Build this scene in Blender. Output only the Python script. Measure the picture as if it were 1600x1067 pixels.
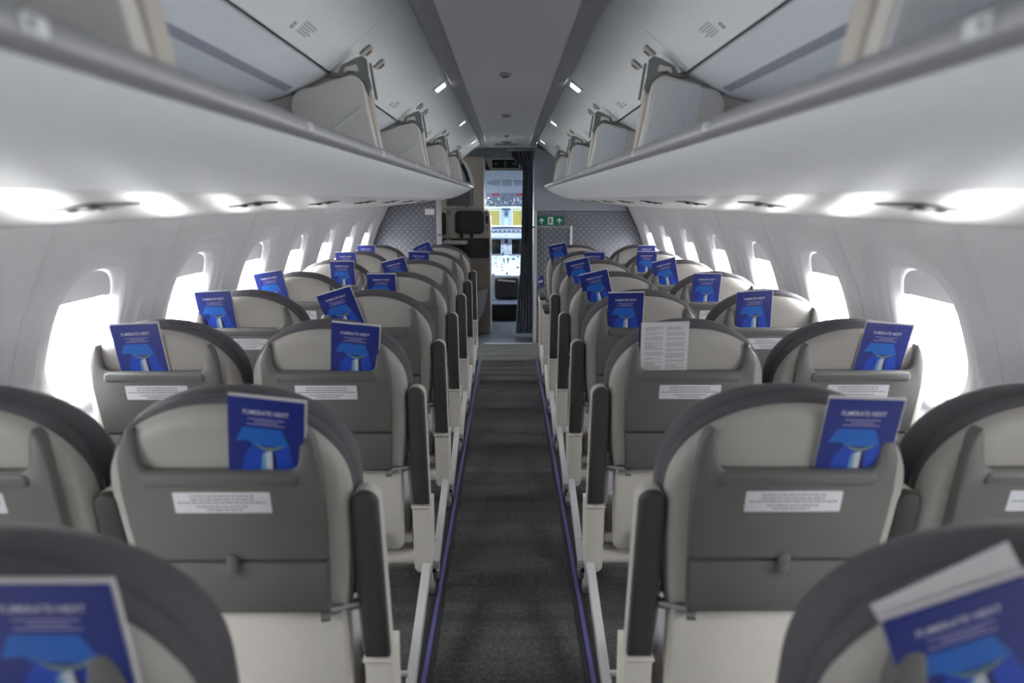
import bpy, bmesh, math, random
from mathutils import Vector, Matrix
from mathutils.geometry import tessellate_polygon
random.seed(7)
for o in list(bpy.data.objects): bpy.data.objects.remove(o)
sc = bpy.context.scene
COL = sc.collection
R = math.radians

# ------------------------------------------------------------------ camera
CAM_Z = 1.458
cd = bpy.data.cameras.new('camera'); cam = bpy.data.objects.new('camera', cd); COL.objects.link(cam)
cd.sensor_width = 36.0; cd.lens = 1067.0/1600.0*36.0; cd.clip_start = .02; cd.clip_end = 300
cam.location = (0, 0, CAM_Z); cam.rotation_euler = (R(90-11.753), 0, R(-0.315))
cd.dof.use_dof = True; cd.dof.focus_distance = 3.9; cd.dof.aperture_fstop = 2.3
sc.camera = cam

# ------------------------------------------------------------------ sky, exposure
SKY = 38.0
w = bpy.data.worlds.new('sky'); sc.world = w; w.use_nodes = True
nt = w.node_tree; bg = nt.nodes['Background']; bg.inputs['Strength'].default_value = SKY
# overcast sky: brighter towards the zenith and towards the veiled sun ahead of the nose, bright apron below the horizon
tc = nt.nodes.new('ShaderNodeTexCoord'); sx = nt.nodes.new('ShaderNodeSeparateXYZ'); mr = nt.nodes.new('ShaderNodeMapRange')
nt.links.new(tc.outputs['Generated'], sx.inputs[0]); nt.links.new(sx.outputs['Z'], mr.inputs['Value'])
mr.inputs['From Min'].default_value = 0; mr.inputs['From Max'].default_value = 1; mr.inputs['To Min'].default_value = .64; mr.inputs['To Max'].default_value = 3.6
ahead = nt.nodes.new('ShaderNodeMath'); ahead.operation = 'MULTIPLY_ADD'; ahead.inputs[1].default_value = .82; ahead.inputs[2].default_value = 1.0
# the apron close under the aircraft lies in its own shadow
ap_ = nt.nodes.new('ShaderNodeMapRange'); ap_.interpolation_type = 'SMOOTHSTEP'; nt.links.new(sx.outputs['Z'], ap_.inputs['Value'])
for k_, v_ in (('From Min',-.85),('From Max',-.22),('To Min',.06),('To Max',1.0)): ap_.inputs[k_].default_value = v_
sh_ = nt.nodes.new('ShaderNodeMath'); sh_.operation = 'MULTIPLY'; nt.links.new(mr.outputs[0], sh_.inputs[0]); nt.links.new(ap_.outputs[0], sh_.inputs[1])
nt.links.new(sx.outputs['Y'], ahead.inputs[0]); lum = nt.nodes.new('ShaderNodeMath'); lum.operation = 'MULTIPLY'; nt.links.new(sh_.outputs[0], lum.inputs[0]); nt.links.new(ahead.outputs[0], lum.inputs[1])
cm = nt.nodes.new('ShaderNodeCombineColor'); m1 = nt.nodes.new('ShaderNodeMath'); m1.operation = 'MULTIPLY'; m1.inputs[1].default_value = .985
m2 = nt.nodes.new('ShaderNodeMath'); m2.operation = 'MULTIPLY'; m2.inputs[1].default_value = .965
for n_ in (m1, m2): nt.links.new(lum.outputs[0], n_.inputs[0])
nt.links.new(lum.outputs[0], cm.inputs[0]); nt.links.new(m1.outputs[0], cm.inputs[1]); nt.links.new(m2.outputs[0], cm.inputs[2]); nt.links.new(cm.outputs[0], bg.inputs['Color'])
sc.view_settings.view_transform = 'Standard'; sc.view_settings.look = 'None'
sc.view_settings.exposure = 0.12; sc.view_settings.gamma = 1.0; sc.view_settings.use_curve_mapping = False
sc.cycles.use_denoising = True
sc.cycles.max_bounces = 12; sc.cycles.diffuse_bounces = 8; sc.cycles.glossy_bounces = 4
sc.cycles.transparent_max_bounces = 12; sc.cycles.transmission_bounces = 6
sc.cycles.sample_clamp_indirect = 6.0; sc.cycles.caustics_reflective = False; sc.cycles.caustics_refractive = False

# ------------------------------------------------------------------ layout numbers
ROWS = [0.64, 1.28] + [2.084 + .74*k for k in range(6)]       # crest of each seat row
SEAT_X = {'aisle': .578, 'window': 1.113}
WIN_Y = [2.19 + .73*k for k in range(-5, 7)]
Y_BACK, Y_BULK, Y_DOOR, Y_NOSE = -1.9, 6.95, 8.2, 10.6
BAYS = [-1.9, -.55, .74, 2.05, 3.30, 4.55, 5.80, 7.12]
ORD = ['first', 'second', 'third', 'fourth', 'fifth', 'sixth', 'seventh', 'eighth', 'ninth', 'tenth', 'eleventh', 'twelfth']

# ------------------------------------------------------------------ materials
MATS = {}
def lin(c):
    return tuple(((v/255)/12.92 if v/255 <= .04045 else ((v/255+.055)/1.055)**2.4) for v in c)
def mat(name, rgb, rough=.5, metal=0.0, var=.04, scale=40.0, bump=.0, emit=None, spec=.5, srgb=True):
    """procedural paint: base colour with fine noise variation and optional fine relief"""
    m = bpy.data.materials.new(name); m.use_nodes = True; nt = m.node_tree; b = nt.nodes['Principled BSDF']
    c = lin(rgb) if srgb else rgb
    tc = nt.nodes.new('ShaderNodeTexCoord'); nz = nt.nodes.new('ShaderNodeTexNoise')
    nz.inputs['Scale'].default_value = scale; nz.inputs['Detail'].default_value = 3
    nt.links.new(tc.outputs['Object'], nz.inputs['Vector'])
    mx = nt.nodes.new('ShaderNodeMix'); mx.data_type = 'RGBA'
    mx.inputs[6].default_value = tuple(max(0, v*(1-var)) for v in c)+(1,); mx.inputs[7].default_value = tuple(min(1, v*(1+var)) for v in c)+(1,)
    nt.links.new(nz.outputs['Fac'], mx.inputs[0]); nt.links.new(mx.outputs[2], b.inputs['Base Color'])
    b.inputs['Roughness'].default_value = rough; b.inputs['Metallic'].default_value = metal
    b.inputs['Specular IOR Level'].default_value = spec
    if bump:
        n2 = nt.nodes.new('ShaderNodeTexNoise'); n2.inputs['Scale'].default_value = 600; nt.links.new(tc.outputs['Object'], n2.inputs['Vector'])
        bp = nt.nodes.new('ShaderNodeBump'); bp.inputs['Strength'].default_value = bump; bp.inputs['Distance'].default_value = .002
        nt.links.new(n2.outputs['Fac'], bp.inputs['Height']); nt.links.new(bp.outputs['Normal'], b.inputs['Normal'])
    if emit:
        b.inputs['Emission Color'].default_value = tuple(emit[:3])+(1,); b.inputs['Emission Strength'].default_value = emit[3]
    MATS[name] = m; return m

mat('wall_white', (222,222,224), .55); mat('bin_white', (232,235,239), .45); mat('psu_white', (204,203,201), .35)
mat('ceiling_grey', (248,248,248), .6); mat('strip_grey', (172,172,174), .6); mat('door_white', (236,240,240), .5)
mat('rail_grey', (142,143,148), .35); mat('bin_inside', (230,234,240), .5); mat('band_grey', (160,164,176), .5)
mat('divider_white', (230,227,222), .5); mat('rim_brown', (214,208,198), .5); mat('bracket_grey', (136,138,138), .4, .3)
mat('dark', (38,38,40), .5); mat('black', (16,16,18), .5); mat('white_plate', (232,234,238), .4); mat('orange_brown', (150,118,84), .5)
mat('shell_grey', (182,179,173), .45, bump=.1); mat('bezel_grey', (106,106,104), .45, bump=.15); mat('tray_grey', (102,102,100), .42, bump=.15)
mat('cushion', (92,89,94), .75, var=.1, scale=90, bump=.35); mat('cushion_seat', (134,131,136), .8, var=.1, scale=90, bump=.35)
mat('base_grey', (214,210,203), .45); mat('pad_black', (66,65,66), .62, var=.12, scale=200, bump=.4); mat('frame_grey', (212,208,200), .4)
mat('steel', (190,190,192), .28, .9); mat('leg_grey', (205,206,207), .35, .2); mat('ink', (120,122,130), .6)
mat('book_navy', (30,46,128), .35); mat('book_blue', (30,104,196), .35); mat('book_mid', (30,74,186), .35); mat('book_dark', (22,30,84), .35)
mat('paper', (226,224,226), .6); mat('book_fin', (206,214,224), .4); mat('book_fin_blue', (110,160,200), .4); mat('book_wing', (120,142,138), .4); mat('title_ink', (226,224,236), .5); mat('subtitle_ink', (170,164,204), .5); mat('page_ink', (168,164,170), .6)
mat('strip_violet', (92,92,150), .4); mat('track_dark', (44,43,46), .5); mat('vest_floor', (78,84,92), .35)
mat('galley', (200,192,180), .5); mat('galley_dark', (140,130,120), .5); mat('leather_black', (40,39,40), .55, bump=.3); mat('galley_panel', (96,98,102), .4)
mat('curtain', (128,132,144), .85, var=.15, scale=30, bump=.3); mat('sign_green', (0,104,78), .4); mat('sign_white', (226,240,236), .4)
mat('cock_lining', (176,190,206), .6); mat('cock_panel', (120,134,156), .5); mat('cock_frame', (196,206,216), .5); mat('cock_dark', (56,66,84), .5); mat('cock_white', (236,240,246), .4)
mat('screen', (14,16,22), .12); mat('red', (180,40,36), .4); mat('knob', (232,236,240), .4); mat('olive', (212,210,172), .9, var=.15, scale=.2); mat('concrete', (200,198,194), .9, var=.1, scale=.5)
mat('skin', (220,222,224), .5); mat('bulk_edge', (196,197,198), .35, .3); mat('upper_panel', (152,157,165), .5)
mat('led', (240,246,255), .3, emit=(.93,.96,1,9)); mat('led_dim', (226,232,240), .3, emit=(.93,.96,1,.9)); mat('dome', (240,246,255), .3, emit=(.80,.90,1,420))
mat('exit_dark', (26,34,32), .3); mat('exit_glyph', (110,140,126), .4); mat('slot', (46,46,48), .4); mat('slot_lamp', (150,150,140), .2)

def carpet():
    m = bpy.data.materials.new('carpet'); m.use_nodes = True; nt = m.node_tree; b = nt.nodes['Principled BSDF']
    tc = nt.nodes.new('ShaderNodeTexCoord')
    n1 = nt.nodes.new('ShaderNodeTexNoise'); n1.inputs['Scale'].default_value = 70; n1.inputs['Detail'].default_value = 5; n1.inputs['Roughness'].default_value = .7
    n2 = nt.nodes.new('ShaderNodeTexBrick'); n2.inputs['Scale'].default_value = 2.3; n2.inputs['Mortar Size'].default_value = .035; n2.inputs['Mortar Smooth'].default_value = .6
    n2.inputs['Color1'].default_value = (.082,.084,.082,1); n2.inputs['Color2'].default_value = (.066,.068,.068,1); n2.inputs['Mortar'].default_value = (.064,.065,.066,1)
    nt.links.new(tc.outputs['Object'], n1.inputs['Vector']); nt.links.new(tc.outputs['Object'], n2.inputs['Vector'])
    rmp = nt.nodes.new('ShaderNodeValToRGB'); rmp.color_ramp.elements[0].position = .38; rmp.color_ramp.elements[0].color = (.55,.55,.55,1); rmp.color_ramp.elements[1].position = .62; rmp.color_ramp.elements[1].color = (1.35,1.35,1.35,1)
    nt.links.new(n1.outputs['Fac'], rmp.inputs['Fac'])
    mx = nt.nodes.new('ShaderNodeMix'); mx.data_type = 'RGBA'; mx.blend_type = 'MULTIPLY'; mx.inputs[0].default_value = 1
    nt.links.new(n2.outputs['Color'], mx.inputs[6]); nt.links.new(rmp.outputs['Color'], mx.inputs[7]); nt.links.new(mx.outputs[2], b.inputs['Base Color'])
    b.inputs['Roughness'].default_value = .7; b.inputs['Specular IOR Level'].default_value = .35
    bp = nt.nodes.new('ShaderNodeBump'); bp.inputs['Strength'].default_value = .5; bp.inputs['Distance'].default_value = .004
    n3 = nt.nodes.new('ShaderNodeTexNoise'); n3.inputs['Scale'].default_value = 400; nt.links.new(tc.outputs['Object'], n3.inputs['Vector'])
    nt.links.new(n3.outputs['Fac'], bp.inputs['Height'])
    wv = nt.nodes.new('ShaderNodeTexWave'); wv.bands_direction = 'Y'; wv.inputs['Scale'].default_value = 1.7; wv.inputs['Distortion'].default_value = 5.0; wv.inputs['Detail'].default_value = 2; wv.inputs['Detail Scale'].default_value = 1.2
    mp = nt.nodes.new('ShaderNodeMapping'); mp.inputs['Scale'].default_value = (.35,1,1); nt.links.new(tc.outputs['Object'], mp.inputs['Vector']); nt.links.new(mp.outputs[0], wv.inputs['Vector'])
    b2 = nt.nodes.new('ShaderNodeBump'); b2.inputs['Strength'].default_value = .55; b2.inputs['Distance'].default_value = .03
    nt.links.new(wv.outputs['Fac'], b2.inputs['Height']); nt.links.new(bp.outputs['Normal'], b2.inputs['Normal']); nt.links.new(b2.outputs['Normal'], b.inputs['Normal'])
    MATS['carpet'] = m
carpet()
def dotted():
    """blue-grey laminate printed with a staggered grid of pale dots"""
    m = bpy.data.materials.new('dotted_laminate'); m.use_nodes = True; nt = m.node_tree; b = nt.nodes['Principled BSDF']
    tc = nt.nodes.new('ShaderNodeTexCoord'); sx = nt.nodes.new('ShaderNodeSeparateXYZ'); nt.links.new(tc.outputs['Object'], sx.inputs[0])
    def math_(op, a, bb=None, c=None):
        n = nt.nodes.new('ShaderNodeMath'); n.operation = op
        for i, v in enumerate((a, bb, c)):
            if v is None: continue
            if isinstance(v, (int, float)): n.inputs[i].default_value = v
            else: nt.links.new(v, n.inputs[i])
        return n.outputs[0]
    P = .060
    def grid(off):
        fx = math_('SUBTRACT', math_('FRACT', math_('ADD', math_('DIVIDE', sx.outputs['X'], P), off)), .5)
        fz = math_('SUBTRACT', math_('FRACT', math_('ADD', math_('DIVIDE', sx.outputs['Z'], P), off)), .5)
        d = math_('SQRT', math_('ADD', math_('MULTIPLY', fx, fx), math_('MULTIPLY', fz, fz)))
        return math_('LESS_THAN', d, .13)
    f = math_('MAXIMUM', grid(0.0), grid(.5))
    mx = nt.nodes.new('ShaderNodeMix'); mx.data_type = 'RGBA'; mx.inputs[6].default_value = lin((108,110,120))+(1,); mx.inputs[7].default_value = lin((160,162,168))+(1,)
    nt.links.new(f, mx.inputs[0]); nt.links.new(mx.outputs[2], b.inputs['Base Color']); b.inputs['Roughness'].default_value = .45
    MATS['dotted'] = m
dotted()
def glass(name, tint, fac):
    m = bpy.data.materials.new(name); m.use_nodes = True; nt = m.node_tree; nt.nodes.clear()
    o = nt.nodes.new('ShaderNodeOutputMaterial'); t = nt.nodes.new('ShaderNodeBsdfTransparent'); g = nt.nodes.new('ShaderNodeBsdfGlossy'); mx = nt.nodes.new('ShaderNodeMixShader')
    t.inputs['Color'].default_value = tint+(1,); g.inputs['Roughness'].default_value = .03; mx.inputs[0].default_value = fac
    nt.links.new(t.outputs[0], mx.inputs[1]); nt.links.new(g.outputs[0], mx.inputs[2]); nt.links.new(mx.outputs[0], o.inputs[0]); MATS[name] = m
glass('pane', (.96,.97,.98), .05); glass('windshield', (.80,.84,.80), .06); glass('plastic', (.80,.86,.94), .22)

# ------------------------------------------------------------------ mesh helpers
class MB:
    def __init__(s): s.v = []; s.f = []
    def add(s, vs, fs):
        n = len(s.v); s.v += [tuple(p) for p in vs]; s.f += [tuple(i+n for i in q) for q in fs]; return s
    def box(s, x0, x1, y0, y1, z0, z1, b=0.0):
        if b <= 0:
            vs = [(x,y,z) for x in (x0,x1) for y in (y0,y1) for z in (z0,z1)]
            return s.add(vs, [(0,1,3,2),(4,6,7,5),(0,4,5,1),(2,3,7,6),(0,2,6,4),(1,5,7,3)])
        bm = bmesh.new(); bmesh.ops.create_cube(bm, size=1)
        for v in bm.verts: v.co = ((x0+x1)/2+v.co.x*(x1-x0), (y0+y1)/2+v.co.y*(y1-y0), (z0+z1)/2+v.co.z*(z1-z0))
        bmesh.ops.bevel(bm, geom=bm.edges[:], offset=b, segments=3, profile=.6, affect='EDGES')
        bm.verts.index_update(); s.add([v.co[:] for v in bm.verts], [[v.index for v in f.verts] for f in bm.faces]); bm.free(); return s
    def rings(s, rings, closed=True, cap0=True, cap1=True):
        n = len(rings[0]); vs = [p for r in rings for p in r]; fs = []
        for k in range(len(rings)-1):
            for i in range(n if closed else n-1):
                j = (i+1) % n; fs.append((k*n+i, k*n+j, (k+1)*n+j, (k+1)*n+i))
        if cap0: fs.append(tuple(range(n-1,-1,-1)))
        if cap1: fs.append(tuple((len(rings)-1)*n+i for i in range(n)))
        return s.add(vs, fs)
    def tube(s, pts, r, n=10):
        pts = [Vector(p) for p in pts]; rs = []
        for i, p in enumerate(pts):
            d = (pts[min(i+1,len(pts)-1)]-pts[max(i-1,0)]).normalized()
            a = d.cross(Vector((0,0,1)) if abs(d.z) < .9 else Vector((1,0,0))).normalized(); b = d.cross(a)
            rr = r[i] if isinstance(r, (list,tuple)) else r
            rs.append([p+(a*math.cos(t)+b*math.sin(t))*rr for t in [2*math.pi*k/n for k in range(n)]])
        return s.rings(rs)
    def mirror(s): s.v = [(-x,y,z) for x,y,z in s.v]; s.f = [tuple(reversed(q)) for q in s.f]; return s
    def move(s, x=0, y=0, z=0): s.v = [(a+x,b+y,c+z) for a,b,c in s.v]; return s
    def mesh(s, name, m, smooth=35):
        me = bpy.data.meshes.new(name); me.from_pydata(s.v, [], s.f)
        bm = bmesh.new(); bm.from_mesh(me); bmesh.ops.recalc_face_normals(bm, faces=bm.faces); bm.to_mesh(me); bm.free()
        me.materials.append(MATS[m])
        if smooth: me.shade_smooth(); me.set_sharp_from_angle(angle=R(smooth))
        return me
    def build(s, name, m, parent=None, smooth=35):
        o = bpy.data.objects.new(name, s.mesh(name, m, smooth)); COL.objects.link(o)
        if parent: o.parent = parent
        return o

def tag(o, label=None, cat=None, group=None, kind=None):
    for k, v in (('label',label),('category',cat),('group',group),('kind',kind)):
        if v: o[k] = v
    return o
def empty(name, loc=(0,0,0), rot=(0,0,0)):
    o = bpy.data.objects.new(name, None); o.empty_display_size = .05; COL.objects.link(o); o.location = loc; o.rotation_euler = rot; return o
def copy_tree(o, parent=None):
    c = o.copy(); COL.objects.link(c); c.parent = parent
    for ch in o.children: copy_tree(ch, c)
    return c
def struct(name, mb, m, label=None, smooth=35, parent=None):
    o = mb.build(name, m, parent, smooth)
    if parent is None: o['kind'] = 'structure'
    if label: o['label'] = label
    return o
def inset(poly, d):
    """move each vertex of a closed counter-clockwise polygon inwards by d"""
    n = len(poly); out = []
    for i in range(n):
        a, b, c = Vector(poly[i-1]), Vector(poly[i]), Vector(poly[(i+1)%n])
        e1 = (b-a).normalized() if (b-a).length > 1e-9 else Vector((1,0)); e2 = (c-b).normalized() if (c-b).length > 1e-9 else e1
        n1, n2 = Vector((-e1.y,e1.x)), Vector((-e2.y,e2.x)); m = (n1+n2)
        if m.length < 1e-6: m = n1
        m.normalize(); k = max(.5, m.dot(n1)); out.append(tuple(b+m*(d/k)))
    return out
def ccw(poly):
    a = sum(poly[i-1][0]*poly[i][1]-poly[i][0]*poly[i-1][1] for i in range(len(poly)))
    return poly if a > 0 else poly[::-1]
def arc(cx, cy, r, a0, a1, n=6):
    return [(cx+r*math.cos(R(a0+(a1-a0)*i/n)), cy+r*math.sin(R(a0+(a1-a0)*i/n))) for i in range(n+1)]
def rrect(x0, x1, z0, z1, r, n=5):
    return arc(x1-r,z0+r,r,-90,0,n)+arc(x1-r,z1-r,r,0,90,n)+arc(x0+r,z1-r,r,90,180,n)+arc(x0+r,z0+r,r,180,270,n)
def plate(mb, poly, y_front, y_rear, b=.004, yf=None):
    """prism of an XZ polygon between y_front (far) and y_rear (towards the back of the cabin) with a bevelled rear rim; yf(x,z) adds depth"""
    poly = ccw(poly); f = yf or (lambda x, z: 0)
    def ring(p, y): return [(x, y+f(x,z), z) for x, z in p]
    p1, p2 = inset(poly, b*.35), inset(poly, b)
    mb.rings([ring(poly,y_front), ring(poly,y_rear+b), ring(p1,y_rear+b*.3), ring(p2,y_rear)], cap0=False, cap1=False)
    n = len(poly); base = len(mb.v)-4*n; tri = tessellate_polygon([[Vector((x,z,0)) for x, z in poly]])
    for t in tri: mb.f.append(tuple(base+i for i in t)); mb.f.append(tuple(base+3*n+i for i in t))
    return mb
def extrude_y(mb, poly, y0, y1):
    return mb.rings([[(x,y0,z) for x,z in poly], [(x,y1,z) for x,z in poly]])
def sect(mb, pts, th, y0, y1, s=1, n=1):
    """open section line (x, z above floor) thickened by th (to the left of travel) and extruded along Y"""
    off = []
    for i, p in enumerate(pts):
        a = Vector(pts[max(i-1,0)]); b = Vector(pts[min(i+1,len(pts)-1)]); d = (b-a).normalized(); off.append((p[0]-d.y*th, p[1]+d.x*th))
    poly = [(s*x,z) for x,z in list(pts)+off[::-1]]
    return extrude_y(mb, poly, y0, y1)
def spline(pts, k=6):
    out = []
    for i in range(len(pts)-1):
        p0, p1, p2, p3 = (Vector(pts[max(i-1,0)]), Vector(pts[i]), Vector(pts[i+1]), Vector(pts[min(i+2,len(pts)-1)]))
        for j in range(k):
            t = j/k; out.append(tuple(.5*((2*p1)+(p2-p0)*t+(2*p0-5*p1+4*p2-p3)*t*t+(3*p1-p0-3*p2+p3)*t**3)))
    return out+[tuple(pts[-1])]
SIDES = ((-1,'left'), (1,'right'))
Z0 = CAM_Z

# ------------------------------------------------------------------ outside: apron, hangar wall in an added shade box, fuselage skin
hg = MB(); hg.box(-4.5,4.5,50,50.4,-2.6,6); hg.box(-4.9,4.9,30,50,6,6.4); hg.box(-4.9,4.9,30,50,-3,-2.6); hg.box(-4.9,-4.5,30,50,-2.6,6); hg.box(4.5,4.9,30,50,-2.6,6)  # unseen roof, floor and sides added to keep light off the olive wall
struct('wall_hangar_shade_box', hg, 'olive', 'olive hangar wall beyond the cockpit windscreen, with added shading roof and sides', 0)
sk = MB(); top = [(1.34*math.cos(R(a)), 1.37+.86*math.sin(R(a))) for a in range(0,181,10)]
sect(sk, top, -.02, Y_BACK-.05, Y_NOSE+.05); struct('ceiling_skin', sk, 'skin', 'fuselage crown above the cabin lining')

# ------------------------------------------------------------------ floor
struct('floor', MB().box(-1.45,1.45,Y_BACK,6.90,-.05,0), 'carpet', 'dark grey patterned cabin carpet')
struct('floor_vestibule', MB().box(-1.45,1.45,6.90,8.3,-.05,0), 'vest_floor', 'smooth blue grey floor of the entry area')
struct('trim_1', MB().box(-.25,.25,6.885,6.915,0,.004), 'bulk_edge', 'metal threshold between carpet and entry floor')
for s, side in SIDES:
    e = empty('floor_light_strip', (s*.262,0,0)); tag(e, f'violet glow strip on dark track along the {side} edge of the aisle', 'floor strip')
    MB().box(-.024,.024,Y_BACK+.05,6.25,0,.004,.0015).build('track', 'track_dark', e)
    MB().box(-.007,.007,Y_BACK+.05,6.2,.004,.0075,.001).build('strip', 'strip_violet', e)

# ------------------------------------------------------------------ side walls with moulded window surrounds
WALL = spline([(1.19,1.393),(1.235,1.30),(1.30,1.17),(1.345,1.05),(1.385,.92),(1.405,.80),(1.41,.65),(1.39,.45),(1.34,.25),(1.27,.08),(1.25,-.01)], 8)
WS = [0.0]
for i in range(1,len(WALL)): WS.append(WS[-1]+(Vector(WALL[i])-Vector(WALL[i-1])).length)
def wall_at(sv, depth=0.0):
    sv = min(max(sv,0),WS[-1]-1e-6); i = max(k for k in range(len(WS)-1) if WS[k] <= sv); t = (sv-WS[i])/(WS[i+1]-WS[i])
    a, b = Vector(WALL[i]), Vector(WALL[i+1]); p = a.lerp(b,t)
    i0, i1 = max(i-3,0), min(i+4,len(WALL)-1); d = (Vector(WALL[i1])-Vector(WALL[i0])).normalized(); nrm = Vector((-d.y,d.x)); nrm = nrm if nrm.x > 0 else -nrm
    p = p+nrm*depth; return p.x, p.y
def s_of_z(z): return next(WS[i] for i in range(len(WALL)) if WALL[i][1] <= z)
S_C, S_LOW = s_of_z(1.045), s_of_z(.60)
HA, HB = .152, .185
def sup(t, a, b, n=2.7):
    c, q = math.cos(t), math.sin(t); return (math.copysign(abs(c)**(2/n),c)*a, math.copysign(abs(q)**(2/n),q)*b)
def window_panel(y0, y1, yc):
    H = (yc-y0, y1-yc, S_C, S_LOW-S_C)
    ang = sorted(set([2*math.pi*k/72 for k in range(72)]+[math.atan2(v,u) % (2*math.pi) for u in (-H[0],H[1]) for v in (-H[2],H[3])]))
    spec = [(0.0,0.0,.068),(.010,.010,.060),(.020,.022,.030),(.034,.036,.020),(.038,.040,.0185),(.046,.050,.0185),(.052,.056,.012),(.085,.092,.010),(.106,.116,.0085),(.113,.123,0.0)]
    rg = []
    for da, db, dep in spec:
        r = []
        for t in ang:
            u, v = sup(t, HA+da, HB+db); r.append((u,v,dep))
        rg.append(r)
    outer = []
    for t in ang:
        c, q = math.cos(t), math.sin(t)
        k = min((H[1]/c if c > 1e-9 else (-H[0]/c if c < -1e-9 else 9)), (H[3]/q if q > 1e-9 else (-H[2]/q if q < -1e-9 else 9)))
        outer.append((c*k,q*k,0.0))
    last = rg[-1]
    for f in (.3,.6,.97): rg.append([(a[0]+(b[0]-a[0])*f, a[1]+(b[1]-a[1])*f, 0) for a, b in zip(last,outer)])
    rg.append([(b[0],b[1],.004) for b in outer])
    out = []
    for r in rg:
        out.append([(lambda p: (p[0], yc+u, p[1]))(wall_at(S_C+v, dep)) for u, v, dep in r])
    mb = MB(); mb.rings(out, cap0=False, cap1=False); return mb
wn = 0
for s, side in SIDES:
    low = MB(); pts = [wall_at(S_LOW-.002+(WS[-1]-S_LOW)*k/24) for k in range(25)]
    sect(low, pts, .02 , Y_BACK, Y_NOSE, 1)
    wl = struct(f'wall_{side}', low if s > 0 else low.mirror(), 'wall_white', f'{side} cabin side wall with moulded window panels')
    n = len(WIN_Y)
    for i, yc in enumerate(WIN_Y):
        y0 = Y_BACK if i == 0 else (WIN_Y[i-1]+yc)/2; y1 = Y_BULK if i == n-1 else (yc+WIN_Y[i+1])/2
        y1 = min(y1, Y_BULK)
        mb = window_panel(y0, y1, yc)
        (mb if s > 0 else mb.mirror()).build('wall_panel', 'wall_white', wl, 50)
    fr = MB(); sect(fr, [wall_at(S_LOW*k/16) for k in range(17)], .02, Y_BULK, Y_NOSE)
    (fr if s > 0 else fr.mirror()).build('wall_panel', 'wall_white', wl)
    for i, yc in enumerate(WIN_Y):
        wn += 1
        r1 = [(lambda p,u=sup(t,HA+.006,HB+.006)[0]: (p[0],yc+u,p[1]))(wall_at(S_C+sup(t,HA+.006,HB+.006)[1],.062)) for t in [2*math.pi*k/48 for k in range(48)]]
        r2 = [(x+.004,y,z) for x,y,z in r1]
        mb = MB().rings([r1,r2]); o = (mb if s > 0 else mb.mirror()).build(f'window_{wn}', 'pane', None, 0); o['kind'] = 'structure'
        o['label'] = f'bright oval cabin window on the {side} side, number {i+1} counted from the rear'
        sh = []
        for dep in (.052,.056):
            r = []
            for t in [(math.pi if yc > -.3 else 2*math.pi*48/49)*k/48 for k in range(49)]:  # unseen rear shades closed fully to dim the near rows
                u, v = sup(math.pi+t, HA+.004, HB+.004); v = min(v, -.093) if yc > -.3 else v; p = wall_at(S_C+v, dep); r.append((p[0],yc+u,p[1]))
            sh.append(r)
        mb = MB().rings(sh); (mb if s > 0 else mb.mirror()).build('window_shade', 'wall_white', o)
        # light portal: samples the sky through this opening
        ld = bpy.data.lights.new('window_portal','AREA'); ld.shape = 'RECTANGLE'; ld.size = .38; ld.size_y = .36; ld.cycles.is_portal = True
        px, pz = wall_at(S_C+.03,.085); po = bpy.data.objects.new('window_portal', ld); COL.objects.link(po); po.location = (s*px,yc,pz)
        po.rotation_euler = Vector((-s*1,0,-.30)).to_track_quat('-Z','Y').to_euler()
# rear end of the modelled cabin
struct('wall_rear', MB().box(-1.4,1.4,Y_BACK-.04,Y_BACK,-.05,2.2), 'wall_white', 'plain rear end wall behind the camera', 0)

# ------------------------------------------------------------------ ceiling
cp = MB()
prof = [(-.205,1.992),(-.15,1.999),(-.07,2.003),(0,2.004),(.07,2.003),(.15,1.999),(.205,1.992)]
ce = struct('ceiling', sect(MB(), prof, .012, Y_BACK, BAYS[1]-.001), 'ceiling_grey', 'grey ceiling lining over the aisle')
cuts = [BAYS[1], 1.25, 2.75, 4.25, 5.75, 7.25]
for a, b in zip(cuts, cuts[1:]): sect(MB(), prof, .012, a+.0015, b-.0015).build('ceiling_panel', 'ceiling_grey', ce)
for s, side in SIDES:
    c = sect(MB(), [(s*.205,1.990),(s*.215,1.984),(s*.262,1.984),(s*.278,2.000)], .012*s, Y_BACK, 7.25)
    struct(f'trim_{2 if s<0 else 3}', c, 'strip_grey', f'dark grey channel along the {side} edge of the ceiling')
for i, (y, wd, ln, nm, lab) in enumerate(((3.20,.026,.030,'smoke_detector','small dark oval vent on the ceiling nearest the camera'),(4.70,.030,.016,'ceiling_slot','thin slot in the ceiling, second fitting from the camera'),
        (6.18,.020,.016,'ceiling_speaker','small dark speaker in the ceiling, third fitting from the camera'),(6.85,.050,.030,'ceiling_vent','oval grey vent on the ceiling near the entry'))):
    e = empty(nm, (-.012,y,2.0)); tag(e, lab, 'ceiling vent')
    ri = [[(a*wd*math.cos(t), a*ln*math.sin(t), z) for t in [2*math.pi*k/28 for k in range(28)]] for a, z in ((1,.004),(1,-.006),(.8,-.009))]
    MB().rings(ri).build('rim', 'strip_grey', e)
    MB().rings([[(.7*x,.7*y_,z-.002) for x,y_,z in ri[2]], [(.66*x,.66*y_,z-.004) for x,y_,z in ri[2]]]).build('grille', 'dark', e)
e = empty('ceiling_return_vent', (-.02,7.1,1.998)); tag(e, 'wide dark slot vent at the front end of the ceiling', 'ceiling vent')
MB().box(-.11,.11,-.05,.05,-.008,.003,.003).build('frame', 'strip_grey', e); MB().box(-.10,.10,-.035,.035,-.010,-.006,.001).build('grille', 'band_grey', e)

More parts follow.
